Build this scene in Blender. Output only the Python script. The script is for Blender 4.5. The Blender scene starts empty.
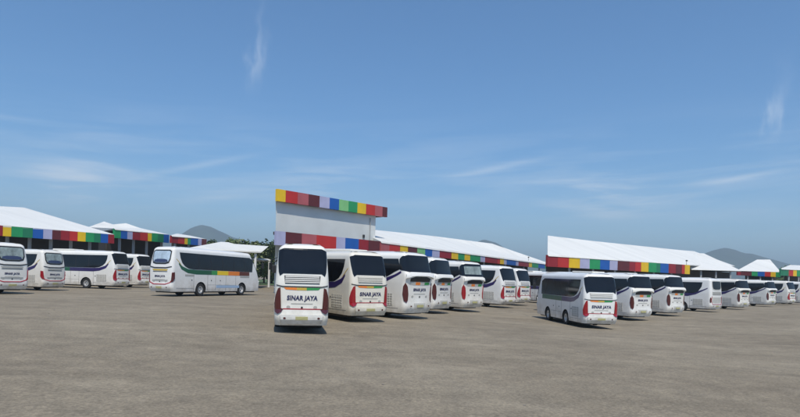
import bpy, bmesh, math, random
from mathutils import Vector, Matrix
random.seed(7)
S = bpy.context.scene
C = S.collection
PI = math.pi

# ------------------------------------------------------------------ camera frame
F = 600.0; HX = 400.0; HY = 279.3; SL = 0.027
PHI = math.atan(SL)
EYE = 2.15
def G(x, y=500.0):             # how far the ground lies under the eye: a yard falling gently to the right, with a shallow dip
    return 2.15 + 0.38*math.tanh(x/18.0) + 0.30*math.exp(-((x-15)/10.0)**2-((y-36)/14.0)**2) + 0.10*math.exp(-((x+3)/4.0)**2-((y-22)/7.0)**2)
def gz(x, y=500.0): return EYE - G(x, y)
def ray(px, py):
    dx = px-HX; dy = HY-py
    return Vector(((dx*math.cos(PHI)-dy*math.sin(PHI))/F, 1.0, (dx*math.sin(PHI)+dy*math.cos(PHI))/F))
def P(px, py, D):
    r = ray(px, py)
    return Vector((r.x*D, D, EYE+r.z*D))
def PZ(px, D, z):              # point on picture column px, at depth D, with height z over the eye
    dyt = z/D*F                # true vertical offset
    # dx cos - dy sin = X ; dx sin + dy cos = dyt
    dx = px-HX
    dy = (dyt-dx*math.sin(PHI))/math.cos(PHI)
    X = (dx*math.cos(PHI)-dy*math.sin(PHI))/F*D
    return Vector((X, D, EYE+z))

# ------------------------------------------------------------------ materials
M = {}
def newmat(name):
    m = bpy.data.materials.new(name); m.use_nodes = True
    return m, m.node_tree, m.node_tree.nodes['Principled BSDF']
def mat(name, col, rough=0.5, metal=0.0, var=0.0, scale=3.0, bump=0.0, bscale=20.0, coat=0.0, detail=5, spec=None):
    m, nt, b = newmat(name)
    b.inputs['Roughness'].default_value = rough
    b.inputs['Metallic'].default_value = metal
    if coat: b.inputs['Coat Weight'].default_value = coat; b.inputs['Coat Roughness'].default_value = 0.08
    if spec is not None: b.inputs['Specular IOR Level'].default_value = spec
    c = (col[0], col[1], col[2], 1)
    b.inputs['Base Color'].default_value = c
    if var or bump:
        tc = nt.nodes.new('ShaderNodeTexCoord')
    if var:
        n = nt.nodes.new('ShaderNodeTexNoise'); n.inputs['Scale'].default_value = scale; n.inputs['Detail'].default_value = detail
        nt.links.new(tc.outputs['Object'], n.inputs['Vector'])
        r = nt.nodes.new('ShaderNodeValToRGB')
        r.color_ramp.elements[0].position = 0.3; r.color_ramp.elements[1].position = 0.7
        r.color_ramp.elements[0].color = tuple(v*(1-var) for v in col)+(1,)
        r.color_ramp.elements[1].color = tuple(min(1, v*(1+var*0.6)) for v in col)+(1,)
        nt.links.new(n.outputs['Fac'], r.inputs['Fac']); nt.links.new(r.outputs['Color'], b.inputs['Base Color'])
    if bump:
        n2 = nt.nodes.new('ShaderNodeTexNoise'); n2.inputs['Scale'].default_value = bscale; n2.inputs['Detail'].default_value = 6
        nt.links.new(tc.outputs['Object'], n2.inputs['Vector'])
        bp = nt.nodes.new('ShaderNodeBump'); bp.inputs['Strength'].default_value = bump; bp.inputs['Distance'].default_value = 0.02
        nt.links.new(n2.outputs['Fac'], bp.inputs['Height']); nt.links.new(bp.outputs['Normal'], b.inputs['Normal'])
    M[name] = m
    return m
mat('paint_white', (0.80, 0.79, 0.76), 0.33, var=0.07, scale=1.3, coat=0.4)
mat('paint_cream', (0.78, 0.75, 0.67), 0.35, var=0.07, scale=1.3, coat=0.4)
def paint(name, ca, cb):
    m, nt, b = newmat(name); M[name] = m; N = nt.nodes; K = nt.links
    b.inputs['Roughness'].default_value = 0.3; b.inputs['Coat Weight'].default_value = 0.4; b.inputs['Coat Roughness'].default_value = 0.1
    oi = N.new('ShaderNodeObjectInfo'); tc = N.new('ShaderNodeTexCoord')
    base = N.new('ShaderNodeMix'); base.data_type = 'RGBA'; K.new(oi.outputs['Random'], base.inputs[0])
    base.inputs[6].default_value = ca+(1,); base.inputs[7].default_value = cb+(1,)
    n = N.new('ShaderNodeTexNoise'); n.inputs['Scale'].default_value = 1.6; n.inputs['Detail'].default_value = 7; n.inputs['Roughness'].default_value = .65
    ad = N.new('ShaderNodeVectorMath'); ad.operation = 'ADD'; cx = N.new('ShaderNodeCombineXYZ')
    mu = N.new('ShaderNodeMath'); mu.operation = 'MULTIPLY'; mu.inputs[1].default_value = 37; K.new(oi.outputs['Random'], mu.inputs[0]); K.new(mu.outputs[0], cx.inputs[0])
    K.new(tc.outputs['Object'], ad.inputs[0]); K.new(cx.outputs[0], ad.inputs[1]); K.new(ad.outputs[0], n.inputs['Vector'])
    sp = N.new('ShaderNodeSeparateXYZ'); K.new(tc.outputs['Object'], sp.inputs[0])
    mr = N.new('ShaderNodeMapRange'); mr.inputs[1].default_value = 1.5; mr.inputs[2].default_value = 0.35; mr.inputs[3].default_value = 0.12; mr.inputs[4].default_value = 0.75
    K.new(sp.outputs['Z'], mr.inputs[0])
    r = N.new('ShaderNodeValToRGB'); r.color_ramp.elements[0].position = .35; r.color_ramp.elements[1].position = .7; K.new(n.outputs['Fac'], r.inputs['Fac'])
    mm = N.new('ShaderNodeMath'); mm.operation = 'MULTIPLY'; K.new(r.outputs['Color'], mm.inputs[0]); K.new(mr.outputs[0], mm.inputs[1])
    d = N.new('ShaderNodeMix'); d.data_type = 'RGBA'; K.new(mm.outputs[0], d.inputs[0]); K.new(base.outputs[2], d.inputs[6]); d.inputs[7].default_value = (0.36, 0.31, 0.24, 1)
    K.new(d.outputs[2], b.inputs['Base Color'])
    rr = N.new('ShaderNodeMapRange'); rr.inputs[3].default_value = 0.28; rr.inputs[4].default_value = 0.6; K.new(mm.outputs[0], rr.inputs[0]); K.new(rr.outputs[0], b.inputs['Roughness'])
mat('paint_grey', (0.50, 0.49, 0.46), 0.5, var=0.12, scale=2)
mat('glass_dark', (0.008, 0.009, 0.012), 0.10, var=0.4, scale=1.2, spec=0.42)
mat('glass_reflect_grey', (0.26, 0.31, 0.30), 0.10, var=0.45, scale=2.4, spec=0.6)  # pale base colour stands in for sky reflected in the rear glass
mat('glass_reflect_blue', (0.42, 0.52, 0.62), 0.10, var=0.25, scale=2.4, spec=0.6)  # bluish version, the sky's reflection put into the base colour
mat('black_trim', (0.022, 0.022, 0.024), 0.5)
mat('rubber', (0.02, 0.02, 0.02), 0.85, var=0.3, scale=6)
mat('rim_metal', (0.55, 0.55, 0.55), 0.4, metal=0.5, var=0.2, scale=8)
mat('chassis_black', (0.02, 0.02, 0.02), 0.8)
mat('lamp_red', (0.30, 0.008, 0.014), 0.18, coat=0.6)
mat('lamp_dark', (0.075, 0.010, 0.010), 0.2, coat=0.6)
mat('line_red', (0.35, 0.02, 0.03), 0.4)
mat('navy', (0.030, 0.018, 0.10), 0.35, coat=0.3)
mat('dkgreen', (0.012, 0.10, 0.05), 0.35, coat=0.3)
mat('green2', (0.03, 0.28, 0.07), 0.35, coat=0.3)
mat('yellow2', (0.85, 0.58, 0.02), 0.35, coat=0.3)
mat('orange2', (0.80, 0.22, 0.03), 0.35, coat=0.3)
mat('brown2', (0.12, 0.03, 0.02), 0.35, coat=0.3)
mat('pale_blue', (0.35, 0.48, 0.65), 0.4)
mat('gold', (0.55, 0.38, 0.06), 0.4)
mat('letter_navy', (0.03, 0.03, 0.09), 0.5)
mat('plate', (0.45, 0.42, 0.20), 0.5)
mat('plate_black', (0.05, 0.05, 0.05), 0.5)
mat('mesh_grey', (0.40, 0.39, 0.36), 0.6)
mat('seam', (0.10, 0.10, 0.10), 0.7)
mat('lamp_clear', (0.75, 0.75, 0.72), 0.15, coat=0.5)
mat('seat_blue', (0.03, 0.05, 0.12), 0.8)
paint('paint_white', (0.80, 0.79, 0.77), (0.78, 0.75, 0.68))
paint('paint_cream', (0.78, 0.74, 0.64), (0.77, 0.73, 0.64))
# fascia cladding colours
FC = {'Y': (0.78, 0.50, 0.01), 'G': (0.02, 0.30, 0.10), 'D': (0.015, 0.19, 0.09), 'B': (0.01, 0.10, 0.40), 'L': (0.42, 0.42, 0.60),
      'M': (0.11, 0.015, 0.018), 'R': (0.50, 0.025, 0.02), 'K': (0.28, 0.012, 0.02), 'P': (0.42, 0.10, 0.11), 'E': (0.22, 0.52, 0.20), 'O': (0.62, 0.06, 0.02)}
for k, c in FC.items(): mat('clad_'+k, c, 0.5, var=0.10, scale=0.8)
mat('wall_white', (0.62, 0.64, 0.63), 0.85, var=0.07, scale=0.5, bump=0.2, bscale=4)
mat('hall_shade', (0.055, 0.05, 0.048), 0.9, var=0.3, scale=0.4)  # dark base colour stands in for the shade under the hall roofs
mat('steel_post', (0.35, 0.36, 0.37), 0.6, var=0.1)
mat('white_post', (0.70, 0.70, 0.70), 0.6)
mat('stone', (0.20, 0.18, 0.155), 0.9)
mat('bark', (0.10, 0.07, 0.05), 0.9, var=0.3, scale=4)
mat('mountain', (0.05, 0.075, 0.06), 0.95, var=0.35, scale=0.01)
mat('grass', (0.07, 0.11, 0.035), 0.95, var=0.4, scale=0.3, bump=0.5, bscale=5)

def roof_mat():
    m, nt, b = newmat('roof_sheet'); M['roof_sheet'] = m
    b.inputs['Roughness'].default_value = 0.45
    tc = nt.nodes.new('ShaderNodeTexCoord')
    n = nt.nodes.new('ShaderNodeTexNoise'); n.inputs['Scale'].default_value = 0.25; n.inputs['Detail'].default_value = 6
    mpp = nt.nodes.new('ShaderNodeMapping'); mpp.inputs['Scale'].default_value = (1.6, .5, 1); nt.links.new(tc.outputs['UV'], mpp.inputs['Vector']); nt.links.new(mpp.outputs['Vector'], n.inputs['Vector'])
    r = nt.nodes.new('ShaderNodeValToRGB'); r.color_ramp.elements[0].position = .3; r.color_ramp.elements[1].position = .7
    r.color_ramp.elements[0].color = (.66, .655, .62, 1); r.color_ramp.elements[1].color = (.78, .77, .73, 1)
    nt.links.new(n.outputs['Fac'], r.inputs['Fac']); nt.links.new(r.outputs['Color'], b.inputs['Base Color'])
    w = nt.nodes.new('ShaderNodeTexWave'); w.bands_direction = 'X'; w.inputs['Scale'].default_value = 0.9
    nt.links.new(tc.outputs['UV'], w.inputs['Vector'])
    bp = nt.nodes.new('ShaderNodeBump'); bp.inputs['Strength'].default_value = 0.12; bp.inputs['Distance'].default_value = 0.02
    nt.links.new(w.outputs['Fac'], bp.inputs['Height']); nt.links.new(bp.outputs['Normal'], b.inputs['Normal'])
roof_mat()

def leaf_mat(name, a, bcol):
    m, nt, b = newmat(name); M[name] = m
    b.inputs['Roughness'].default_value = 0.6
    g = nt.nodes.new('ShaderNodeNewGeometry')
    r = nt.nodes.new('ShaderNodeValToRGB')
    r.color_ramp.elements[0].color = a+(1,); r.color_ramp.elements[1].color = bcol+(1,)
    nt.links.new(g.outputs['Random Per Island'], r.inputs['Fac']); nt.links.new(r.outputs['Color'], b.inputs['Base Color'])
leaf_mat('leaf_a', (0.035, 0.065, 0.015), (0.09, 0.13, 0.035))
leaf_mat('leaf_b', (0.05, 0.08, 0.02), (0.13, 0.15, 0.05))

def ground_mat():
    m, nt, b = newmat('worn_tarmac'); M['worn_tarmac'] = m
    N = nt.nodes; K = nt.links
    tc = N.new('ShaderNodeTexCoord')
    def noise(scale, detail, vec=None, rough=0.6, dist=0.0):
        n = N.new('ShaderNodeTexNoise'); n.inputs['Scale'].default_value = scale; n.inputs['Detail'].default_value = detail
        n.inputs['Roughness'].default_value = rough; n.inputs['Distortion'].default_value = dist
        K.new(vec or tc.outputs['Object'], n.inputs['Vector']); return n
    def ramp(src, els):
        r = N.new('ShaderNodeValToRGB'); e = r.color_ramp.elements
        e[0].position, e[0].color = els[0][0], els[0][1]+(1,)
        e[1].position, e[1].color = els[-1][0], els[-1][1]+(1,)
        for p, c in els[1:-1]:
            x = e.new(p); x.color = c+(1,)
        K.new(src, r.inputs['Fac']); return r
    def mix(fac, a, bb, mode='MIX', f=None):
        x = N.new('ShaderNodeMix'); x.data_type = 'RGBA'; x.blend_type = mode
        if fac is not None: K.new(fac, x.inputs[0])
        else: x.inputs[0].default_value = f
        K.new(a, x.inputs[6]); K.new(bb, x.inputs[7]); return x
    base = ramp(noise(0.12, 8, rough=0.65).outputs['Fac'], [(0.33, (0.205, 0.175, 0.134)), (0.5, (0.245, 0.212, 0.163)), (0.68, (0.284, 0.248, 0.192))])
    fine = ramp(noise(14, 6, rough=0.75).outputs['Fac'], [(0.3, (0.5, 0.5, 0.5)), (0.7, (1.28, 1.28, 1.28))])
    c1 = mix(None, base.outputs['Color'], fine.outputs['Color'], 'MULTIPLY', 0.75)
    mid = ramp(noise(1.3, 7, rough=0.7).outputs['Fac'], [(0.34, (0.82, 0.82, 0.83)), (0.66, (1.14, 1.13, 1.11))])
    c2 = mix(None, c1.outputs[2], mid.outputs['Color'], 'MULTIPLY', 0.9)
    # pale dusty drifts drawn out across the yard
    mp = N.new('ShaderNodeMapping'); mp.inputs['Scale'].default_value = (0.22, 0.34, 1); K.new(tc.outputs['Object'], mp.inputs['Vector'])
    dr = ramp(noise(1.6, 7, mp.outputs['Vector'], 0.62, 0.5).outputs['Fac'], [(0.52, (0, 0, 0)), (0.78, (0.4, 0.4, 0.4))])
    dust = N.new('ShaderNodeRGB'); dust.outputs[0].default_value = (0.40, 0.35, 0.27, 1)
    c3 = mix(dr.outputs['Color'], c2.outputs[2], dust.outputs[0])
    # small oil stains
    st = ramp(noise(0.75, 9, rough=0.75, dist=0.6).outputs['Fac'], [(0.63, (0, 0, 0)), (0.70, (0.7, 0.7, 0.7))])
    oil = N.new('ShaderNodeRGB'); oil.outputs[0].default_value = (0.075, 0.068, 0.058, 1)
    c4 = mix(st.outputs['Color'], c3.outputs[2], oil.outputs[0])
    vo = N.new('ShaderNodeTexVoronoi'); vo.inputs['Scale'].default_value = 26; K.new(tc.outputs['Object'], vo.inputs['Vector'])
    gr = ramp(vo.outputs['Color'], [(0.15, (0.80, 0.80, 0.80)), (0.85, (1.22, 1.21, 1.18))])
    c5 = mix(None, c4.outputs[2], gr.outputs['Color'], 'MULTIPLY', 0.7)
    # faint tyre tracks sweeping across
    wv = N.new('ShaderNodeTexWave'); wv.wave_type = 'RINGS'; wv.inputs['Scale'].default_value = 0.055; wv.inputs['Distortion'].default_value = 3.0; wv.inputs['Detail'].default_value = 2; wv.inputs['Detail Scale'].default_value = .35
    mp2 = N.new('ShaderNodeMapping'); mp2.inputs['Location'].default_value = (22, -60, 0); K.new(tc.outputs['Object'], mp2.inputs['Vector']); K.new(mp2.outputs['Vector'], wv.inputs['Vector'])
    tr = ramp(wv.outputs['Fac'], [(0.90, (1, 1, 1)), (0.97, (0.84, 0.84, 0.84))])
    c6 = mix(noise(0.5, 6, rough=.7).outputs['Fac'], c5.outputs[2], tr.outputs['Color'], 'MULTIPLY')
    K.new(c6.outputs[2], b.inputs['Base Color'])
    b.inputs['Roughness'].default_value = 0.95; b.inputs['Specular IOR Level'].default_value = 0.2
    bp = N.new('ShaderNodeBump'); bp.inputs['Strength'].default_value = 0.6; bp.inputs['Distance'].default_value = 0.03
    K.new(noise(9, 10, rough=0.8).outputs['Fac'], bp.inputs['Height']); K.new(bp.outputs['Normal'], b.inputs['Normal'])
ground_mat()

# ------------------------------------------------------------------ helpers
def link_mesh(name, bm, mats, parent=None, smooth=False):
    me = bpy.data.meshes.new(name)
    bmesh.ops.recalc_face_normals(bm, faces=bm.faces[:])
    if smooth:
        for f in bm.faces: f.smooth = True
    bm.to_mesh(me); bm.free()
    if not isinstance(mats, (list, tuple)): mats = [mats]
    for m in mats: me.materials.append(M[m] if isinstance(m, str) else m)
    o = bpy.data.objects.new(name, me); C.objects.link(o)
    if parent: o.parent = parent
    return o
def tag(o, label=None, cat=None, group=None, kind=None):
    if label: o['label'] = label
    if cat: o['category'] = cat
    if group: o['group'] = group
    if kind: o['kind'] = kind
    return o
def empty(name, loc=(0, 0, 0), rz=0.0, s=1.0):
    o = bpy.data.objects.new(name, None); C.objects.link(o)
    o.location = loc; o.rotation_euler = (0, 0, rz); o.scale = (s, s, s); o.empty_display_size = 0.3
    return o
def copy_tree(o, parent=None):
    c = o.copy(); C.objects.link(c); c.parent = parent
    for ch in list(o.children): copy_tree(ch, c)
    return c
def box(bm, x0, x1, y0, y1, z0, z1, mi=0):
    vs = [bm.verts.new((x, y, z)) for x in (x0, x1) for y in (y0, y1) for z in (z0, z1)]
    for f in ((0, 1, 3, 2), (4, 6, 7, 5), (0, 4, 5, 1), (2, 3, 7, 6), (0, 2, 6, 4), (1, 5, 7, 3)):
        fc = bm.faces.new([vs[i] for i in f]); fc.material_index = mi
    return vs
def rbox(bm, x0, x1, y0, y1, z0, z1, r):
    b2 = bmesh.new(); box(b2, x0, x1, y0, y1, z0, z1)
    bmesh.ops.bevel(b2, geom=b2.edges[:], offset=r, segments=3, affect='EDGES', profile=0.6)
    me = bpy.data.meshes.new('t'); b2.to_mesh(me); b2.free(); bm.from_mesh(me); bpy.data.meshes.remove(me)
def tube(bm, a, b, r0, r1=None, n=8, mi=0, caps=True):
    a = Vector(a); b = Vector(b); r1 = r0 if r1 is None else r1
    d = (b-a).normalized(); u = d.orthogonal().normalized(); v = d.cross(u)
    A = [bm.verts.new(a+(u*math.cos(2*PI*i/n)+v*math.sin(2*PI*i/n))*r0) for i in range(n)]
    B = [bm.verts.new(b+(u*math.cos(2*PI*i/n)+v*math.sin(2*PI*i/n))*r1) for i in range(n)]
    for i in range(n):
        f = bm.faces.new((A[i], A[(i+1) % n], B[(i+1) % n], B[i])); f.material_index = mi
    if caps:
        bm.faces.new(A[::-1]).material_index = mi; bm.faces.new(B).material_index = mi
def prism(bm, pts, vec, mi=0):
    A = [bm.verts.new(p) for p in pts]; B = [bm.verts.new(Vector(p)+Vector(vec)) for p in pts]
    n = len(pts)
    bm.faces.new(A).material_index = mi; bm.faces.new(B[::-1]).material_index = mi
    for i in range(n): bm.faces.new((A[i], B[i], B[(i+1) % n], A[(i+1) % n])).material_index = mi

# ------------------------------------------------------------------ bus
HW = 1.25; RC = 0.27; BUL = 0.07; ARC = RC*PI/2; SS = HW-RC+ARC       # SS: where the flank starts along the skin
ZB = 0.36; ZR = 3.36; ZT = 3.66
class Shape:
    def __init__(s, L, style, nose=0.55): s.L = L; s.style = style; s.nose = nose
    def w(s, z):
        if z < 0.6: return HW-0.04*(0.6-z)/0.25
        if z < 1.95: return HW
        return HW-0.13*((z-1.95)/(ZR-1.95))**1.3 if z < ZR else HW-0.13
    def p(s, z):                                    # rake of the tail
        t = max(0.0, min(1.0, (z-1.9)/(ZR-1.9)))
        k = {'A': 0.30, 'B': 0.20, 'C': 0.24, 'D': 0.10}[s.style]
        bump = 0.0
        if s.style == 'B':                          # shoulder that bulges under the upper glass
            bump = -0.13*math.exp(-((z-2.35)/0.26)**2)
        if z < 1.0: bump -= 0.05*math.exp(-((z-0.72)/0.22)**4)
        low = 0.10*max(0.0, (0.62-z)/0.3)
        return k*t**1.5+bump+low
    def q(s, z):                                    # rake of the nose
        t = max(0.0, min(1.0, (z-1.2)/(ZR-1.2)))
        return s.nose*t**1.4
    def inset(s, z):
        if z <= ZR: return 0.0
        t = min(1.0, (z-ZR)/(ZT-ZR))
        return 0.62*(1-math.sqrt(max(0, 1-t*t)))
    def pt(s, sv, z, off=0.0, front=False):
        sg = 1 if sv >= 0 else -1; a = abs(sv); w = s.w(z); ins = s.inset(z)
        e = s.q(z) if front else s.p(z)
        flat = w-RC
        if a <= HW-RC:
            y = a/(HW-RC)*flat; x = e+BUL*(y/w)**2
            nx = -1; ny = 2*BUL*y/w/w*1.0
            n = Vector((nx, ny)).normalized()
        elif a <= SS:
            t = (a-(HW-RC))/RC
            b0 = BUL*(flat/w)**2
            y = flat+RC*math.sin(t); x = e+b0+RC*(1-math.cos(t))
            n = Vector((-math.cos(t), math.sin(t)))
        else:
            d = a-SS; b0 = BUL*(flat/w)**2
            x = b0+RC+d+e*max(0.0, 1-d/(1.6 if not front else 2.2)); y = w; n = Vector((0, 1))
        x -= n.x*0; x += n.x*(off-ins); y += n.y*(off-ins)
        if front: x = s.L-x
        return Vector((x, sg*y, z))
def body_mesh(sh):
    L = sh.L; bm = bmesh.new()
    zs = [ZB, 0.45, 0.6, 0.75, 0.9, 1.05, 1.3, 1.6, 1.9, 2.0, 2.1, 2.2, 2.3, 2.4, 2.5, 2.6, 2.7, 2.85, 3.0, 3.15, 3.3, ZR]
    zs += [ZR+(ZT-ZR)*math.sin(t*PI/2/7) for t in range(1, 8)]
    half = [i*(HW-RC)/4 for i in range(1, 5)]+[HW-RC+ARC*i/7 for i in range(1, 8)]+[SS+d for d in (0.4, 0.9, 1.6)]
    hf = [SS+d for d in (2.2, 1.4, 0.7, 0.3)]+[HW-RC+ARC*i/7 for i in range(7, -1, -1)]+[i*(HW-RC)/4 for i in range(3, 0, -1)]
    rings = []
    mids = [3.2, 4.6, 6.0]+([7.2] if L > 10 else [])
    for z in zs:
        r = [sh.pt(0, z)]+[sh.pt(a, z) for a in half]
        w = sh.w(z)-sh.inset(z)
        r += [Vector((x, w, z)) for x in mids if x < L-3]
        r += [sh.pt(a, z, front=True) for a in hf]
        r.append(sh.pt(0, z, front=True))
        mir = [Vector((v.x, -v.y, v.z)) for v in r[1:-1]][::-1]
        rings.append([bm.verts.new(v) for v in r+mir])
    n = len(rings[0])
    for a, b in zip(rings, rings[1:]):
        for i in range(n): bm.faces.new((a[i], a[(i+1) % n], b[(i+1) % n], b[i]))
    bm.faces.new(rings[0][::-1])
    # gently domed roof
    top = rings[-1]; prev = top
    for k in (0.7, 0.35):
        cur = []
        for v in top:
            cur.append(bm.verts.new((L/2+(v.co.x-L/2)*(1-(1-k)*0.3), v.co.y*k, ZT+0.05*(1-k*k))))
        for i in range(n): bm.faces.new((prev[i], prev[(i+1) % n], cur[(i+1) % n], cur[i]))
        prev = cur
    bm.faces.new(prev)
    return bm
class Skin:
    """polygons drawn in (distance along skin, height), laid on the bus skin as plates with a thickness"""
    def __init__(s, sh): s.sh = sh; s.bm = bmesh.new(); s.mats = []
    def poly(s, pts, m, off=0.006, th=0.012, front=False, mirror=False):
        for sg in ((1, -1) if mirror else (1,)):
            b = bmesh.new()
            vs = [b.verts.new((sg*p[0], 0, p[1])) for p in pts]
            b.faces.new(vs)
            bmesh.ops.triangulate(b, faces=b.faces[:])
            xs = [p[0]*sg for p in pts]; zz = [p[1] for p in pts]
            cuts = [sg2*c for sg2 in (1, -1) for c in [0.25, 0.5, 0.75, HW-RC]+[HW-RC+ARC*i/6 for i in range(1, 6)]+[SS, SS+0.4, SS+0.8, SS+1.6]]+[0]
            for c in cuts:
                if min(xs)+.003 < c < max(xs)-.003:
                    bmesh.ops.bisect_plane(b, geom=b.verts[:]+b.edges[:]+b.faces[:], plane_co=(c, 0, 0), plane_no=(1, 0, 0), dist=1e-5)
            z = 0.5
            while z < 3.7:
                if min(zz)+.004 < z < max(zz)-.004:
                    bmesh.ops.bisect_plane(b, geom=b.verts[:]+b.edges[:]+b.faces[:], plane_co=(0, 0, z), plane_no=(0, 0, 1), dist=1e-5)
                z += 0.1
            s._add(b, m, off, th, front)
    def _add(s, b, m, off, th, front):
        if m not in s.mats: s.mats.append(m)
        mi = s.mats.index(m)
        b.verts.ensure_lookup_table(); b.verts.index_update()
        O = [s.bm.verts.new(s.sh.pt(v.co.x, v.co.z, off+th, front)) for v in b.verts]
        I = [s.bm.verts.new(s.sh.pt(v.co.x, v.co.z, off-0.004, front)) for v in b.verts]
        for f in b.faces:
            ix = [v.index for v in f.verts]
            try:
                s.bm.faces.new([O[i] for i in ix]).material_index = mi
                s.bm.faces.new([I[i] for i in ix][::-1]).material_index = mi
            except ValueError: pass
        for e in b.edges:
            if len(e.link_faces) == 1:
                i, j = e.verts[0].index, e.verts[1].index
                try: s.bm.faces.new((O[i], O[j], I[j], I[i])).material_index = mi
                except ValueError: pass
        b.free()
    def text(s, txt, sc, zc, size, m, off=0.008, front=False, bold=0.012, shear=0.0, side=0):
        cu = bpy.data.curves.new('t', 'FONT'); cu.body = txt; cu.size = size; cu.align_x = 'CENTER'; cu.align_y = 'CENTER'
        cu.offset = bold*size; cu.shear = shear; cu.resolution_u = 3; cu.space_character = 1.08
        o = bpy.data.objects.new('t', cu); C.objects.link(o)
        dg = bpy.context.evaluated_depsgraph_get()
        me = bpy.data.meshes.new_from_object(o.evaluated_get(dg))
        b = bmesh.new(); b.from_mesh(me); bpy.data.meshes.remove(me)
        bpy.data.objects.remove(o); bpy.data.curves.remove(cu)
        # seen from behind the tail the left flank (s>0) is on the left hand
        for v in b.verts: v.co = Vector((sc-v.co.x, 0, zc+v.co.y))
        bmesh.ops.triangulate(b, faces=b.faces[:])
        s._add(b, m, off, 0.006, front)
    def build(s, name, parent, label=None):
        if not s.bm.faces: s.bm.free(); return None
        o = link_mesh(name, s.bm, s.mats, parent)
        if label: o['label'] = label
        return o
def rect(s0, s1, z0, z1): return [(s0, z0), (s1, z0), (s1, z1), (s0, z1)]
def ell(sc, zc, a, b, n=16): return [(sc+a*math.cos(2*PI*i/n), zc+b*math.sin(2*PI*i/n)) for i in range(n)]

def wheel(parent, x, y, r=0.50, w=0.30, side=1):
    bm = bmesh.new(); n = 28
    prof = [(r*0.58, -w/2), (r*0.93, -w/2), (r, -w/2+0.05), (r, w/2-0.05), (r*0.93, w/2), (r*0.58, w/2)]
    rings = []
    for i in range(n):
        a = 2*PI*i/n
        rings.append([bm.verts.new((math.cos(a)*q, k, math.sin(a)*q)) for q, k in prof])
    for i in range(n):
        A = rings[i]; B = rings[(i+1) % n]
        for j in range(len(prof)-1): bm.faces.new((A[j], A[j+1], B[j+1], B[j]))
        bm.faces.new((A[-1], A[0], B[0], B[-1]))
    t = link_mesh('wheel', bm, 'rubber', parent, smooth=False); t.location = (x, y, r)
    bm = bmesh.new(); prof = [(0.0, 0.10), (0.07, 0.10), (0.09, 0.04), (0.17, 0.03), (0.20, 0.12), (r*0.585, 0.135), (r*0.585, -0.1)]
    rings = []
    for i in range(n):
        a = 2*PI*i/n
        rings.append([bm.verts.new((math.cos(a)*q, side*k, math.sin(a)*q)) for q, k in prof[1:]])
    c = bm.verts.new((0, side*0.12, 0))
    for i in range(n):
        A = rings[i]; B = rings[(i+1) % n]
        for j in range(len(prof)-2): bm.faces.new((A[j], A[j+1], B[j+1], B[j]))
        bm.faces.new((c, A[0], B[0]))
    for i in range(8):
        a = 2*PI*i/8; tube(bm, (math.cos(a)*0.13, side*0.03, math.sin(a)*0.13), (math.cos(a)*0.13, side*0.06, math.sin(a)*0.13), 0.014, n=6)
    link_mesh('rim', bm, 'rim_metal', t)

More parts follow.
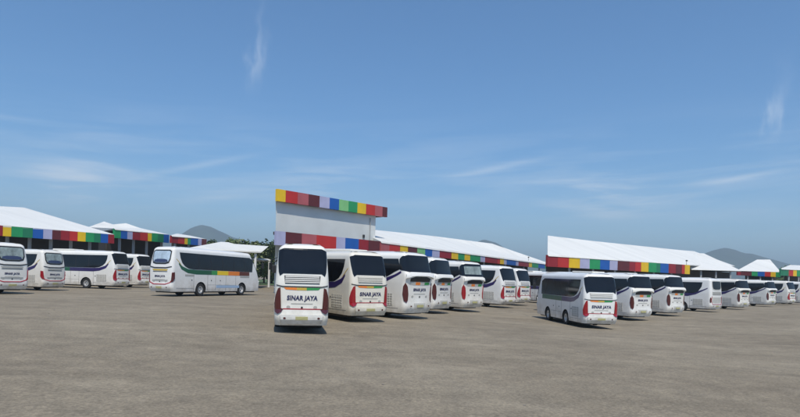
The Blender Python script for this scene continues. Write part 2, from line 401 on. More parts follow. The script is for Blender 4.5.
def make_bus(style='A', L=11.6, stripe=None, paint='paint_white', rear_glass='glass_dark', lamp='lamp_red', text='SINAR JAYA',
             side_text=None, mesh_hatch=True, text_band=False, nose=0.55, vent='mesh_grey', roof_ac=True):
    sh = Shape(L, style, nose)
    root = empty('coach_bus')
    # body with real wheel arches
    body = link_mesh('body', body_mesh(sh), [paint, 'chassis_black'], root, smooth=True)
    axles = [3.15, L-2.65]
    cb = bmesh.new()
    for ax in axles: tube(cb, (ax, -2, 0.50), (ax, 2, 0.50), 0.60, n=32, mi=0)
    cut = link_mesh('cut', cb, 'chassis_black')
    md = body.modifiers.new('b', 'BOOLEAN'); md.object = cut; md.operation = 'DIFFERENCE'; md.solver = 'EXACT'
    try: md.material_mode = 'TRANSFER'
    except Exception: pass
    dg = bpy.context.evaluated_depsgraph_get()
    me = bpy.data.meshes.new_from_object(body.evaluated_get(dg))
    body.modifiers.clear(); old = body.data; body.data = me; bpy.data.meshes.remove(old); bpy.data.objects.remove(cut)
    try: me.set_sharp_from_angle(angle=math.radians(40))
    except Exception: pass
    bm = bmesh.new(); box(bm, 0.6, L-0.5, -1.0, 1.0, 0.26, ZB-0.003)
    link_mesh('chassis', bm, 'chassis_black', root)
    for ax in axles:
        for sg in (1, -1): wheel(root, ax, sg*1.07, side=sg)
    # ---- flank glazing, one band each side
    e = L-0.9                                     # s coordinate reaching forward (from tail)
    def fs(x): return SS+x-(BUL+RC)               # x metres from tail -> s
    for sg in (1, -1):
        k = Skin(sh)
        if style == 'B':
            g = [(fs(0.42), 2.72), (fs(0.9), 2.55), (fs(1.6), 2.20), (fs(2.4), 2.06), (fs(L-1.2), 2.02), (fs(L-1.0), 3.0), (fs(L-1.5), 3.20), (fs(0.55), 3.27)]
        elif style == 'D':
            g = [(fs(1.5), 2.15), (fs(2.0), 2.0), (fs(L-1.2), 2.0), (fs(L-1.0), 3.0), (fs(L-1.4), 3.2), (fs(1.0), 3.2), (fs(1.1), 2.7)]
        else:
            g = [(fs(1.35), 2.25), (fs(1.75), 2.08), (fs(2.3), 2.02), (fs(L-1.2), 2.0), (fs(L-1.0), 3.0), (fs(L-1.5), 3.22), (fs(0.72), 3.24), (fs(0.85), 2.85), (fs(1.05), 2.5)]
        k.poly([(sg*a, z) for a, z in g], 'glass_dark', 0.004, 0.010)
        for x in [2.9+1.45*i for i in range(int((L-4.3)/1.45)+1)]:
            k.poly([(sg*a, z) for a, z in rect(fs(x), fs(x)+0.035, 2.06, 3.18)], 'black_trim', 0.016, 0.006)
        k.build('side_window', root)
        # livery stripe under the glass
        k = Skin(sh)
        st = stripe or [(2.6, L-1.0, 'navy')]
        for (x0, x1, mm) in st:
            k.poly([(sg*a, z) for a, z in rect(fs(x0), fs(x1), 1.66, 1.99)], mm, 0.004, 0.006)
        m0 = st[0][2]; x0 = st[0][0]
        if style in 'AC':
            k.poly([(sg*a, z) for a, z in [(fs(x0)-.002, 1.66), (fs(x0)-.002, 1.99), (fs(1.75), 2.03), (fs(1.1), 2.22), (fs(0.72), 2.5), (fs(0.70), 2.36), (fs(1.0), 2.0), (fs(1.7), 1.74)]], m0, 0.004, 0.006)
            k.poly([(sg*a, z) for a, z in [(fs(1.0), 2.30), (fs(0.72), 2.56), (fs(0.4), 2.78), (fs(0.4), 2.74), (fs(0.7), 2.51), (fs(1.0), 2.26)]], 'gold', 0.004, 0.008)
        else:
            k.poly([(sg*a, z) for a, z in [(fs(x0)-.002, 1.66), (fs(x0)-.002, 1.99), (fs(1.7), 2.14), (fs(0.9), 2.42), (fs(0.42), 2.62), (fs(0.42), 2.52), (fs(0.9), 2.28), (fs(1.7), 1.88)]], m0, 0.004, 0.006)
        k.build('livery_stripe', root)
        # hatches and door gaps
        k = Skin(sh)
        for xx in ([2.35, 3.95, 4.9, 6.2, 7.5] if L > 10 else [2.35, 3.95, 5.0] if L > 9.2 else [2.35, 3.95]):
            if abs(xx-axles[1]) > .7: k.poly([(sg*a, z) for a, z in rect(fs(xx), fs(xx)+0.02, 0.42, 1.66)], 'seam', 0.002, 0.003)
        k.poly([(sg*a, z) for a, z in rect(fs(3.97), fs(L-3.4), 0.86, 0.875)], 'seam', 0.002, 0.003)
        k.poly([(sg*a, z) for a, z in rect(fs(0.55), fs(2.35), 0.60, 0.615)], 'seam', 0.002, 0.003)
        for xx in (2.15, 4.4, 5.5):
            k.poly([(sg*a, z) for a, z in ell(fs(xx), 1.22, .05, .05, 10)], 'black_trim', 0.004, 0.01)
        k.build('hatch_seam', root)
        if mesh_hatch:
            k = Skin(sh)
            k.poly([(sg*a, z) for a, z in rect(fs(0.95), fs(2.0), 0.72, 1.38)], 'mesh_grey', 0.004, 0.010)
            o = k.build('engine_grille', root)
            k = Skin(sh)
            for i in range(1, 6): k.poly([(sg*a, z) for a, z in rect(fs(0.95+.175*i)-.012, fs(0.95+.175*i)+.012, 0.72, 1.38)], paint, 0.016, 0.008)
            for i in range(1, 5): k.poly([(sg*a, z) for a, z in rect(fs(0.95), fs(2.0), 0.72+.132*i-.012, 0.72+.132*i+.012)], paint, 0.018, 0.008)
            k.build('grille_bar', o)
        if side_text and sg == side_text:
            k = Skin(sh); k.poly([(sg*a, z) for a, z in rect(fs(5.0), fs(8.0), 0.64, 0.84)], 'pale_blue', 0.004, 0.006); k.build('side_sign', root)
            k = Skin(sh); k.poly([(sg*a, z) for a, z in rect(fs(1.4), fs(2.4), 1.5, 1.64)], 'mesh_grey', 0.004, 0.006)
            k.poly([(sg*a, z) for a, z in rect(fs(L-2.9), fs(L-1.6), 1.5, 1.62)], 'mesh_grey', 0.004, 0.006); k.build('side_marking', root)
    # ---- tail
    k = Skin(sh)
    if style == 'A':
        k.poly([(-1.30, 3.36), (-1.24, 2.95), (-1.14, 2.50), (-1.06, 2.34), (-0.92, 2.44), (0.92, 2.44), (1.06, 2.34), (1.14, 2.50), (1.24, 2.95), (1.30, 3.36), (1.0, 3.46), (-1.0, 3.46)], rear_glass, 0.004, 0.012)
        k.build('rear_window', root)
        k = Skin(sh)
        k.poly([(-.86, 2.36), (-.8, 2.04), (.8, 2.04), (.86, 2.36)], vent, 0.003, 0.006)
        g = k.build('vent_grille', root)
        k = Skin(sh)
        for i in range(4): k.poly(rect(-.8, .8, 2.075+.075*i, 2.115+.075*i), paint, 0.008, 0.035)
        k.build('vent_slat', g)
        k = Skin(sh)
        k.poly([(-1.2, 1.96), (-.9, 1.90), (.9, 1.90), (1.2, 1.96), (1.2, 1.99), (.9, 1.94), (-.9, 1.94), (-1.2, 1.99)], 'black_trim', 0.004, 0.02)
        k.poly([(-.75, 1.80), (-.2, 1.78), (-.2, 1.885), (-.85, 1.885)], 'green2', 0.004, 0.008)
        k.poly([(-.198, 1.78), (.25, 1.78), (.25, 1.885), (-.198, 1.885)], 'gold', 0.004, 0.008)
        k.poly([(.252, 1.78), (.75, 1.80), (.85, 1.885), (.252, 1.885)], 'orange2', 0.004, 0.008)
        k.build('tail_decal', root)
        for sg in (1, -1):
            k = Skin(sh)
            k.poly([(sg*a, z) for a, z in [(1.00, 1.88), (1.10, 1.84), (1.22, 1.55), (1.29, 1.25), (1.26, 0.92), (1.10, 0.82), (0.94, 0.90), (0.85, 1.03), (0.99, 1.06), (1.06, 1.22), (1.05, 1.5), (1.0, 1.72)]], lamp, 0.004, 0.035)
            k.build('tail_lamp', root)
        k = Skin(sh); k.poly(rect(-.86, .86, 1.0, 1.045), 'line_red', 0.004, 0.012); k.build('tail_trim', root)
        k = Skin(sh); k.poly([(-1.0, .80), (1.0, .80), (.92, .42), (-.92, .42)], paint, 0.002, 0.045); k.build('bumper', root)
        ty, pz = 1.46, 0.66
    elif style == 'B':
        k.poly([(-1.52, 2.68), (-1.0, 2.58), (1.0, 2.58), (1.52, 2.68), (1.53, 3.24), (1.32, 3.42), (0.95, 3.49), (-0.95, 3.49), (-1.32, 3.42), (-1.53, 3.24)], 'glass_dark', 0.004, 0.014)
        rw = k.build('rear_window', root)
        if rear_glass != 'glass_dark':
            k = Skin(sh); k.poly([(-.95, 2.74), (1.1, 2.74), (1.15, 3.3), (-.98, 3.34)], rear_glass, 0.018, 0.006); k.build('window_pane', rw)
        k = Skin(sh)
        k.poly([(-1.22, 2.22), (-.9, 2.34), (-.5, 2.38), (.5, 2.38), (.9, 2.34), (1.22, 2.22), (1.2, 2.48), (.9, 2.58), (-.9, 2.58), (-1.2, 2.48)], paint, 0.002, 0.09)
        k.build('tail_cowl', root)
        k = Skin(sh)
        k.poly([(-.88, 2.06), (.88, 2.06), (.92, 2.24), (.5, 2.34), (-.5, 2.34), (-.92, 2.24)], 'black_trim', 0.004, 0.008)
        k.build('vent_recess', root)
        k = Skin(sh)
        k.poly([(-.85, 1.90), (-.40, 1.88), (-.40, 2.04), (-.85, 2.04)], 'green2', 0.004, 0.008)
        k.poly(rect(-.398, 0.0, 1.88, 2.04), 'paint_grey', 0.004, 0.008)
        k.poly(rect(0.002, .40, 1.88, 2.04), 'orange2', 0.004, 0.008)
        k.poly([(.402, 1.88), (.85, 1.90), (.85, 2.04), (.402, 2.04)], 'paint_grey', 0.004, 0.008)
        k.build('tail_decal', root)
        for sg in (1, -1):
            k = Skin(sh)
            k.poly([(sg*a, z) for a, z in [(1.18, 2.0), (1.28, 1.8), (1.30, 1.4), (1.22, 1.02), (1.10, 0.92), (1.0, 1.05), (0.98, 1.4), (1.04, 1.78)]], lamp, 0.004, 0.035)
            k.build('tail_lamp', root)
        k = Skin(sh); k.poly([(-.5, .90), (.5, .90), (.42, .58), (-.42, .58)], 'paint_grey', 0.002, 0.015); k.build('bumper', root)
        ty, pz = 1.62, 0.74
    else:
        D = style == 'D'
        k.poly([(-1.06, 3.30), (-1.0, 2.7), (-.85, 2.42), (-.5, 2.34), (.5, 2.34), (.85, 2.42), (1.0, 2.7), (1.06, 3.30), (.85, 3.40), (-.85, 3.40)], 'black_trim' if not D else 'paint_grey', 0.004, 0.012)
        fr = k.build('rear_window', root)
        k = Skin(sh)
        k.poly([(-.96, 3.24), (-.9, 2.74), (-.78, 2.52), (-.45, 2.45), (.45, 2.45), (.78, 2.52), (.9, 2.74), (.96, 3.24), (.8, 3.31), (-.8, 3.31)], rear_glass, 0.018, 0.006)
        k.build('window_pane', fr)
        if rear_glass != 'glass_dark' and not D:
            k = Skin(sh)
            k.poly([(-.74, 2.52), (-.68, 2.66), (-.4, 2.72), (.4, 2.72), (.68, 2.66), (.74, 2.52), (.4, 2.47), (-.4, 2.47)], 'seat_blue', 0.026, 0.004)
            k.build('parcel_shelf', fr)
        k = Skin(sh)
        if not D:
            k.poly([(-1.14, 2.14), (-.6, 2.04), (.6, 2.04), (1.14, 2.14), (1.14, 2.20), (.6, 2.12), (-.6, 2.12), (-1.14, 2.20)], 'black_trim', 0.004, 0.02)
            k.poly([(-.70, 1.86), (.70, 1.86), (.8, 1.98), (-.8, 1.98)], 'gold' if text_band else 'mesh_grey', 0.004, 0.008)
            k.poly([(-.72, 1.78), (.72, 1.78), (.76, 1.82), (-.76, 1.82)], 'black_trim', 0.004, 0.008)
            k.build('tail_decal', root)
            k = Skin(sh)
            U = [(-1.22, 1.75), (-1.2, 1.2), (-1.05, .98), (-.6, .86), (.6, .86), (1.05, .98), (1.2, 1.2), (1.22, 1.75)]
            W = [(-1.17, 1.75), (-1.14, 1.23), (-1.0, 1.04), (-.57, .92), (.57, .92), (1.0, 1.04), (1.14, 1.23), (1.17, 1.75)]
            k.poly(U+W[::-1], 'line_red', 0.004, 0.012); k.build('tail_trim', root)
            for sg in (1, -1):
                k = Skin(sh)
                k.poly([(sg*a, z) for a, z in [(1.16, 1.72), (1.36, 1.78), (1.38, 1.3), (1.24, 1.08), (1.10, 1.02), (1.13, 1.35)]], lamp, 0.016, 0.03)
                k.build('tail_lamp', root)
            k = Skin(sh)
            for i in range(3): k.poly(rect(-.85, .85, 1.60+.075*i, 1.62+.075*i) if text is None else rect(-.8, .8, 1.10+.05*i, 1.12+.05*i), 'mesh_grey', 0.004, 0.008)
            k.build('vent_grille', root)
        else:
            k.poly(rect(-.9, .9, 1.85, 2.22), 'mesh_grey', 0.004, 0.01)
            g = k.build('vent_grille', root); k = Skin(sh)
            for i in range(4): k.poly(rect(-.86, .86, 1.89+.08*i, 1.92+.08*i), 'paint_grey', 0.014, 0.02)
            k.build('vent_slat', g); k = Skin(sh)
            k.poly([(-1.0, 1.72), (-1.12, 1.2), (-.9, .82), (.9, .82), (1.12, 1.2), (1.0, 1.72), (.94, 1.68), (1.04, 1.2), (.86, .88), (-.86, .88), (-1.04, 1.2), (-.94, 1.68)], 'line_red', 0.004, 0.014)
            k.poly([(-.88, 1.62), (-.98, 1.2), (-.8, .95), (.8, .95), (.98, 1.2), (.88, 1.62)], 'paint_grey', 0.004, 0.012)
            k.build('engine_lid', root)
            for sg in (1, -1):
                k = Skin(sh); k.poly([(sg*a, z) for a, z in ell(1.16, 1.3, .08, .3)], lamp, 0.004, 0.03); k.build('tail_lamp', root)
        ty, pz = 1.46, 0.66
    k = Skin(sh)
    if text:
        k.text(text, 0, ty, {'A': 0.25, 'B': 0.20, 'C': 0.19}.get(style, .2), 'letter_navy', bold=0.045, shear=0.1)
        k.poly(rect(-.5, .5, ty-.24, ty-.205), 'mesh_grey', 0.004, 0.005)
        k.build('lettering', root)
        k = Skin(sh)
        for a in (-.62, .62):
            k.poly(ell(a, ty-.36, .09, .06, 12), 'mesh_grey', 0.004, 0.006); k.build('small_badge', root); k = Skin(sh)
        k.poly(ell(0, ty-.38, .05, .05, 12), 'black_trim', 0.004, 0.01)
        k.build('small_badge', root)
    k = Skin(sh); k.poly(rect(-.28, .28, pz-.07, pz+.07), 'plate', 0.05, 0.01); k.build('number_plate', root)
    for a in (-.78, .78):
        k = Skin(sh); k.poly(ell(a, pz, .06, .04, 12), 'lamp_dark', 0.045, 0.012); k.build('fog_lamp', root)
    # ---- nose
    k = Skin(sh)
    k.poly([(-1.3, 1.6), (1.3, 1.6), (1.36, 3.1), (1.1, 3.36), (-1.1, 3.36), (-1.36, 3.1)], 'glass_dark', 0.004, 0.012, front=True); k.build('windscreen', root)
    for sg in (1, -1):
        k = Skin(sh); k.poly([(sg*a, z) for a, z in [(.75, .85), (1.25, .9), (1.35, 1.15), (1.2, 1.25), (.8, 1.1)]], 'lamp_clear', 0.004, 0.03, front=True); k.build('headlamp', root)
        bm = bmesh.new()
        tube(bm, (L-0.35, sg*1.12, 3.2), (L+0.15, sg*1.36, 3.0), 0.025); tube(bm, (L+0.15, sg*1.36, 3.0), (L+0.15, sg*1.4, 2.8), 0.025)
        rbox(bm, L+0.08, L+0.2, sg*1.4-.12, sg*1.4+.12, 2.35, 2.82, 0.04)
        link_mesh('mirror', bm, 'black_trim', root)
    # ---- roof
    if roof_ac:
        bm = bmesh.new(); rbox(bm, L*0.42, L*0.42+2.4, -0.75, 0.75, ZT-0.02, ZT+0.13, 0.06)
        link_mesh('roof_unit', bm, paint, root, smooth=False)
    return root

def solve_heading(pxl, pxr, D, W, side):
    """tail corners on two picture columns; side=+1 left flank in view (right corner farther), -1 the other way"""
    a = Vector((ray(pxl, 285).x*D, D)) if side > 0 else Vector((ray(pxr, 285).x*D, D))
    r = ray(pxr if side > 0 else pxl, 285)
    d = Vector((r.x, 1.0))
    # |t d - a| = W
    A = d.dot(d); B = -2*d.dot(a); Cc = a.dot(a)-W*W
    disc = B*B-4*A*Cc
    t = (-B+math.sqrt(disc))/(2*A) if disc > 0 else -B/(2*A)
    b = d*t
    lf, rt = (a, b) if side > 0 else (b, a)
    v = rt-lf                       # left -> right
    fwd = Vector((-v.y, v.x)).normalized()
    return fwd, (lf+rt)/2

def place(root, pxl, pxr, base, side=1, s=1.0, psi=None, ys=1.0):
    """base: picture row of the ground under the nearer tail corner"""
    px = pxl if side > 0 else pxr
    D = 40.0
    for _ in range(30):
        r = ray(px, base); x = r.x*D
        D = 0.5*D+0.5*G(x, D)/(-r.z)
    W = 2*HW*s*0.985
    if psi is None:
        fwd, mid = solve_heading(pxl, pxr, D, W, side)
    else:
        fwd = Vector((math.sin(psi), math.cos(psi))); lf = Vector((fwd.y*-1, fwd.x))
        c = Vector((ray(px, 285).x*D, D)); mid = c-lf*(W/2)*side
    ang = math.atan2(fwd.y, fwd.x)
    root.location = (mid.x, mid.y, gz(mid.x, mid.y)); root.scale = (s, s*ys, s)
    L = 11.0
    f = mid+fwd*L
    # stand on all wheels of the slightly sloping yard
    pitch = math.atan2(gz(f.x, f.y)-gz(mid.x, mid.y), L)
    root.rotation_euler = (0, -pitch, ang)
    print('BUS', root['label'][:40], 'D=%.1f x=%.1f heading=%.0f' % (D, mid.x, math.degrees(math.atan2(fwd.x, fwd.y))))

rowc = 'white coaches parked in a row before the halls'
pr = {}
pr['A'] = make_bus('A', 11.6)
pr['Anear'] = make_bus('A', 11.6, lamp='lamp_dark', vent='black_trim', roof_ac=False)
pr['Ashort'] = make_bus('A', 9.3, roof_ac=False, stripe=[(2.3, 3.9, 'navy'), (3.902, 7.9, 'dkgreen')])
pr['Acream'] = make_bus('A', 9.0, paint='paint_cream', roof_ac=False)
pr['B'] = make_bus('B', 11.2, lamp='lamp_dark')
pr['Blight'] = make_bus('B', 11.2, lamp='lamp_red', rear_glass='glass_reflect_grey')
pr['C'] = make_bus('C', 11.4, rear_glass='glass_reflect_grey', lamp='lamp_red')
pr['Cside'] = make_bus('C', 11.0, rear_glass='glass_reflect_blue', lamp='lamp_dark', stripe=[(2.6, 4.4, 'dkgreen'), (4.402, 5.1, 'green2'), (5.102, 6.5, 'yellow2'), (6.502, 8.0, 'orange2'), (8.002, 9.4, 'brown2')], roof_ac=False, text_band=True, nose=1.15, side_text=-1, mesh_hatch=False)
pr['Afar'] = make_bus('A', 12.0, stripe=[(2.4, 5.0, 'navy'), (5.002, 8.4, 'dkgreen'), (8.402, 11.0, 'yellow2')])
pr['D'] = make_bus('D', 11.0, lamp='lamp_dark', text=None)
used = set()
def bus(kind, label, *a, **k):
    if kind in used: r = copy_tree(pr[kind])
    else: r = pr[kind]; used.add(kind)
    r['_'] = 0; del r['_']
    tag(r, label, 'bus', rowc)
    place(r, *a, **k)
    return r
# left-hand group
bus('C', 'coach tail cut by the left picture edge, pale rear window and red curved trim', -6, 29, 294.5, 1, 1.0)
bus('C', 'second coach from the left picture edge, with pale rear window', 43, 66, 291, 1, 0.96)
bus('Afar', 'coach parked broadside with yellow, green and navy stripe, behind two pale windowed tails', 114, 131, 289.5, 1, 1.06, ys=.95)
bus('A', 'coach half hidden behind the rear of the lone rainbow striped coach', 138, 154, 288, 1, 1.06, ys=.9)
t = bus('Cside', 'lone white coach on the open yard, dark green to orange stripe along its flank', 147, 173.0, 297, -1, 1.09, psi=math.radians(21), ys=.88)
# centre row
bus('Anear', 'nearest and largest coach tail in the photo, in front of the tall white wall', 271, 316, 333.5, 1, 0.935, psi=math.radians(-11.5), ys=.86)
bus('Acream', 'cream white coach with red hooked tail lamps, right of the largest coach tail', 350, 388, 323, 1, 0.95, psi=math.radians(-36), ys=.92)
bus('B', 'coach with black wraparound upper glass and dark lamps, directly right of the cream white coach', 405, 433, 320, 1, 1.02, ys=.97)
bus('B', 'smaller hooded coach tail squeezed between two other hooded coaches in the middle row', 434, 453, 314.5, 1, 1.04, ys=.94)
bus('Blight', 'hooded coach with a pale pane in its rear window and a bright red lamp', 463, 485, 312.5, 1, 1.04, ys=.94)
bus('A', 'coach with bright red lamp directly right of the pale paned hooded coach', 502, 518, 308.5, 1, 1.05, ys=.92)
bus('A', 'coach tail with bright red lamp near the right end of the middle row', 518.5, 532, 306, 1, 1.05, ys=.92)
bus('Afar', 'last coach of the middle row, mostly hidden, only its dark windowed flank showing', 558, 575, 305, 1, 1.03, ys=.95)
# right row
bus('Ashort', 'first coach of the right row, navy and green stripe and red hooked tail lamp', 584, 617.5, 328.5, 1, 0.90, psi=math.radians(-6.5), ys=.95)
bus('B', 'hooded coach directly right of the first coach of the right row', 632, 654, 321.5, 1, 0.95, ys=.97)
bus('B', 'third coach of the right row, hooded tail, left of the old grey tailed coach', 669, 686, 316.8, 1, 0.96, ys=.97)
bus('D', 'old coach with grey tail and rounded dark red outline on its engine lid', 711.5, 723, 312.5, 1, 0.95)
bus('B', 'hooded coach directly right of the old grey tailed coach', 739, 751, 310, 1, 0.99, ys=.95)
bus('B', 'small far hooded coach tail, second to the right of the old grey tailed coach', 768, 777.5, 307, 1, 1.03, ys=.93)
bus('A', 'far coach with white pillar, last full coach before the right picture edge', 789, 797, 305.5, 1, 1.08, ys=.92)
bus('A', 'coach cut by the right picture edge, only a white sliver in view', 804, 812, 305, 1, 1.08, ys=.92)

# ------------------------------------------------------------------ halls
def clad_run(parent, a, b, ztop, th, segs, depth=0.35, z_over=None):
    """coloured fascia boards from a to b (plan points), segs: list of (t0,t1,letter)"""
    a2 = Vector((a.x, a.y)); b2 = Vector((b.x, b.y)); d = (b2-a2)
    n = Vector((d.y, -d.x)).normalized()
    if n.y > 0: n = -n
    for (t0, t1, c) in segs:
        p = a2+d*t0; q = a2+d*(t1-0.0006)
        j = random.uniform(-0.01, 0.01)
        bm = bmesh.new()
        f0 = n*(0.02+j); f1 = -n*depth
        pts = [Vector((p.x+f0.x, p.y+f0.y, ztop-th)), Vector((q.x+f0.x, q.y+f0.y, ztop-th)), Vector((q.x+f1.x, q.y+f1.y, ztop-th)), Vector((p.x+f1.x, p.y+f1.y, ztop-th))]
        prism(bm, pts, (0, 0, th))
        link_mesh('fascia_panel', bm, 'clad_'+c, parent)
def col_t(px, a, b):
    """fraction along the segment a-b (plan) seen on picture column px"""
    r = ray(px, 262); d = Vector((r.x, 1.0))
    v = Vector((b.x-a.x, b.y-a.y)); A = Vector((a.x, a.y))
    # A + t v = k d
    den = v.x*d.y-v.y*d.x
    return -(A.x*d.y-A.y*d.x)/den
def segs_px(a, b, edges, cols):
    ts = [col_t(e, a, b) for e in edges]
    return [(ts[i], ts[i+1], c) for i, c in enumerate(cols)]

def roof_obj(parent, polys, th=0.18, name='roof', mirror_uv=True):
    bm = bmesh.new(); uv = bm.loops.layers.uv.new('UVMap')
    cache = {}
    def V(p):
        k = (round(p.x, 3), round(p.y, 3), round(p.z, 3))
        if k not in cache: cache[k] = bm.verts.new(p)
        return cache[k]
    fs = []
    for pl in polys:
        f = bm.faces.new([V(p) for p in pl]); fs.append(f)
        e = (pl[1]-pl[0]); e.z = 0; e.normalize()
        for lp in f.loops: lp[uv].uv = (lp.vert.co.dot(e), lp.vert.co.z)
    bmesh.ops.triangulate(bm, faces=bm.faces[:])
    bmesh.ops.recalc_face_normals(bm, faces=bm.faces[:])
    if sum(f.normal.z*f.calc_area() for f in bm.faces) < 0: bmesh.ops.reverse_faces(bm, faces=bm.faces[:])
    bm.normal_update()
    bmesh.ops.solidify(bm, geom=bm.faces[:], thickness=th)
    return link_mesh(name, bm, 'roof_sheet', parent)

def hall(name, label, cat, a, b, ridge, zt, th, segs=None, back=None, posts=None, group=None, inside=True, post_mat='steel_post', extra_roof=True, wall_back=True, depth_in=5.0):
    """a,b eave corner points (top of fascia) in plan; ridge: list of world points left->right; closes with a mirrored back slope"""
    root = empty(name, (a.x, a.y, gz(a.x)))
    tag(root, label, cat, group)
    bpy.context.view_layer.update()
    inv = Matrix.Translation(-Vector(root.location))
    T = lambda p: inv @ p
    A = Vector((a.x, a.y, EYE+zt+0.03)); B = Vector((b.x, b.y, EYE+zt+0.03))
    R = ridge
    bl = Vector((2*R[0].x-A.x, 2*R[0].y-A.y, A.z)); br = Vector((2*R[-1].x-B.x, 2*R[-1].y-B.y, B.z))
    if back: bl, br = back
    polys = []
    n = len(R)
    if n == 1:
        polys += [[A, B, R[0]], [bl, br, R[0]][::-1]]
    else:
        polys.append([A, B]+R[::-1]); polys.append([br, bl]+R)
    polys.append([B, br, R[-1]]); polys.append([bl, A, R[0]])
    roof_obj(root, [[T(p) for p in pl] for pl in polys])
    nn0 = Vector((-(B.y-A.y), B.x-A.x, 0)).normalized()
    if nn0.y < 0: nn0 = -nn0
    if segs:
        ra = T(A); rb = T(B)
        clad_run(root, ra, rb, ra.z-0.04, th, segs)
    # back, end and front walls, coloured near black in place of the hall's shade
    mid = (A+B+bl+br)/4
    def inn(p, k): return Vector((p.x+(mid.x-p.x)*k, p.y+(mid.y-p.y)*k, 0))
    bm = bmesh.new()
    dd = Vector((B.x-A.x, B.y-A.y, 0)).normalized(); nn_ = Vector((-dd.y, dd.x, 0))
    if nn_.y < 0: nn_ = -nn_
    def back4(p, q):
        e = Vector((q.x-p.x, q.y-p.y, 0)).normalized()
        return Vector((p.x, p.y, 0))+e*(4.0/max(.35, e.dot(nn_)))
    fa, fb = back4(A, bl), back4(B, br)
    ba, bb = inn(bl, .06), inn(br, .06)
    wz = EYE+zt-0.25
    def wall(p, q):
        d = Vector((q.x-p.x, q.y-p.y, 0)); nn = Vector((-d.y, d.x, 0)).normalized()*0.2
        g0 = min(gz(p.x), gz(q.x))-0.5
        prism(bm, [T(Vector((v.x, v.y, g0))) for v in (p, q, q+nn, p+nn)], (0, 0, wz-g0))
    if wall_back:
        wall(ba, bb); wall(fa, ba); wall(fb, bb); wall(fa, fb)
        link_mesh('wall', bm, 'hall_shade', root)
    else: bm.free()
    # posts under the eave
    for t in (posts or []):
        p = inn(A, .04).lerp(inn(B, .04), t)
        bm = bmesh.new(); g0 = gz(p.x)-0.3
        c = T(Vector((p.x, p.y, 0))); g0l = g0-gz(a.x)
        box(bm, c.x-.14, c.x+.14, c.y-.14, c.y+.14, g0l, T(Vector((0, 0, wz))).z)
        link_mesh('post', bm, post_mat, root)
    return root
def eave(px, D, zt): return PZ(px, D, zt)

# --- left hall A
Z = 4.8
def Dof(px, py, z):   # depth at which a height z over the eye shows on row py
    return z/ray(px, py).z
aL = PZ(-34, Dof(-34, 222.6, Z), Z); bL = PZ(114, Dof(114, 234.6, Z), Z)
s = segs_px(aL, bL, [-34, -22, -11, 2, 10.5, 22, 32, 42.5, 51.5, 60, 69, 77, 85, 93.5, 100, 107.5, 113.6], 'MRKYGDBLMKRYGDBK')
hall('depot_hall', 'large white roofed hall with coloured fascia boards at the far left picture edge', 'hall',
     aL, bL, [P(-45, 204, 92), P(24, 207.5, 95)], Z, 1.15, s, posts=[.1, .25, .4, .55, .7, .85])
# --- left hall B
aB = PZ(114, Dof(114, 228.6, 5.9), 5.9); bB = PZ(169, Dof(169, 234.8, 5.9), 5.9)
s = segs_px(aB, bB, [114, 120, 126.5, 131.8, 139.5, 147, 151, 157, 163, 168.5], 'GBLKRYGDB')
hall('depot_hall', 'low hall with twin peaked white roof above the tail of the lone rainbow striped coach', 'hall',
     aB, bB, [P(88, 227.2, 100), P(104, 221.5, 112), P(113, 224.4, 112), P(126, 223.2, 112), P(140, 228, 112)], 5.9, 1.25, s, posts=[.1, .35, .6, .9])
# --- left hall C
aC = PZ(171, Dof(171, 235.3, 5.6), 5.6); bC = PZ(206, Dof(206, 239.2, 5.6), 5.6)
s = segs_px(aC, bC, [171, 177.5, 184, 187, 190, 197.5, 201, 206], 'KRYGBLM')
hall('depot_hall', 'short far fascia just left of the mountain, above the lone coach', 'hall',
     aC, bC, [P(177, 233.6, 110), P(190, 235.6, 112)], 5.6, 1.1, s, posts=[.1, .5, .9])
# --- open canopy behind the lone coach
aD = PZ(188, 78, 3.3); bD = PZ(262, 84, 3.3)
hall('bus_canopy', 'low white canopy roof showing over the top of the lone coach, before the trees', 'canopy',
     aD, bD, [P(221, 241.8, 92), P(228, 242.2, 93)], 3.3, 0.2, None, posts=[.03, .5, .93], post_mat='white_post', wall_back=False)
aE = PZ(249, 95, 2.55); bE = PZ(271, 96, 2.5)
hall('small_shelter', 'small white flat roofed shelter on thin posts by the grass, right of the lone coach', 'shelter',
     aE, bE, [P(252, 258.4, 98), P(268, 258.8, 98.5)], 2.5, 0.2, None, posts=[.05, .95], post_mat='white_post', wall_back=False)

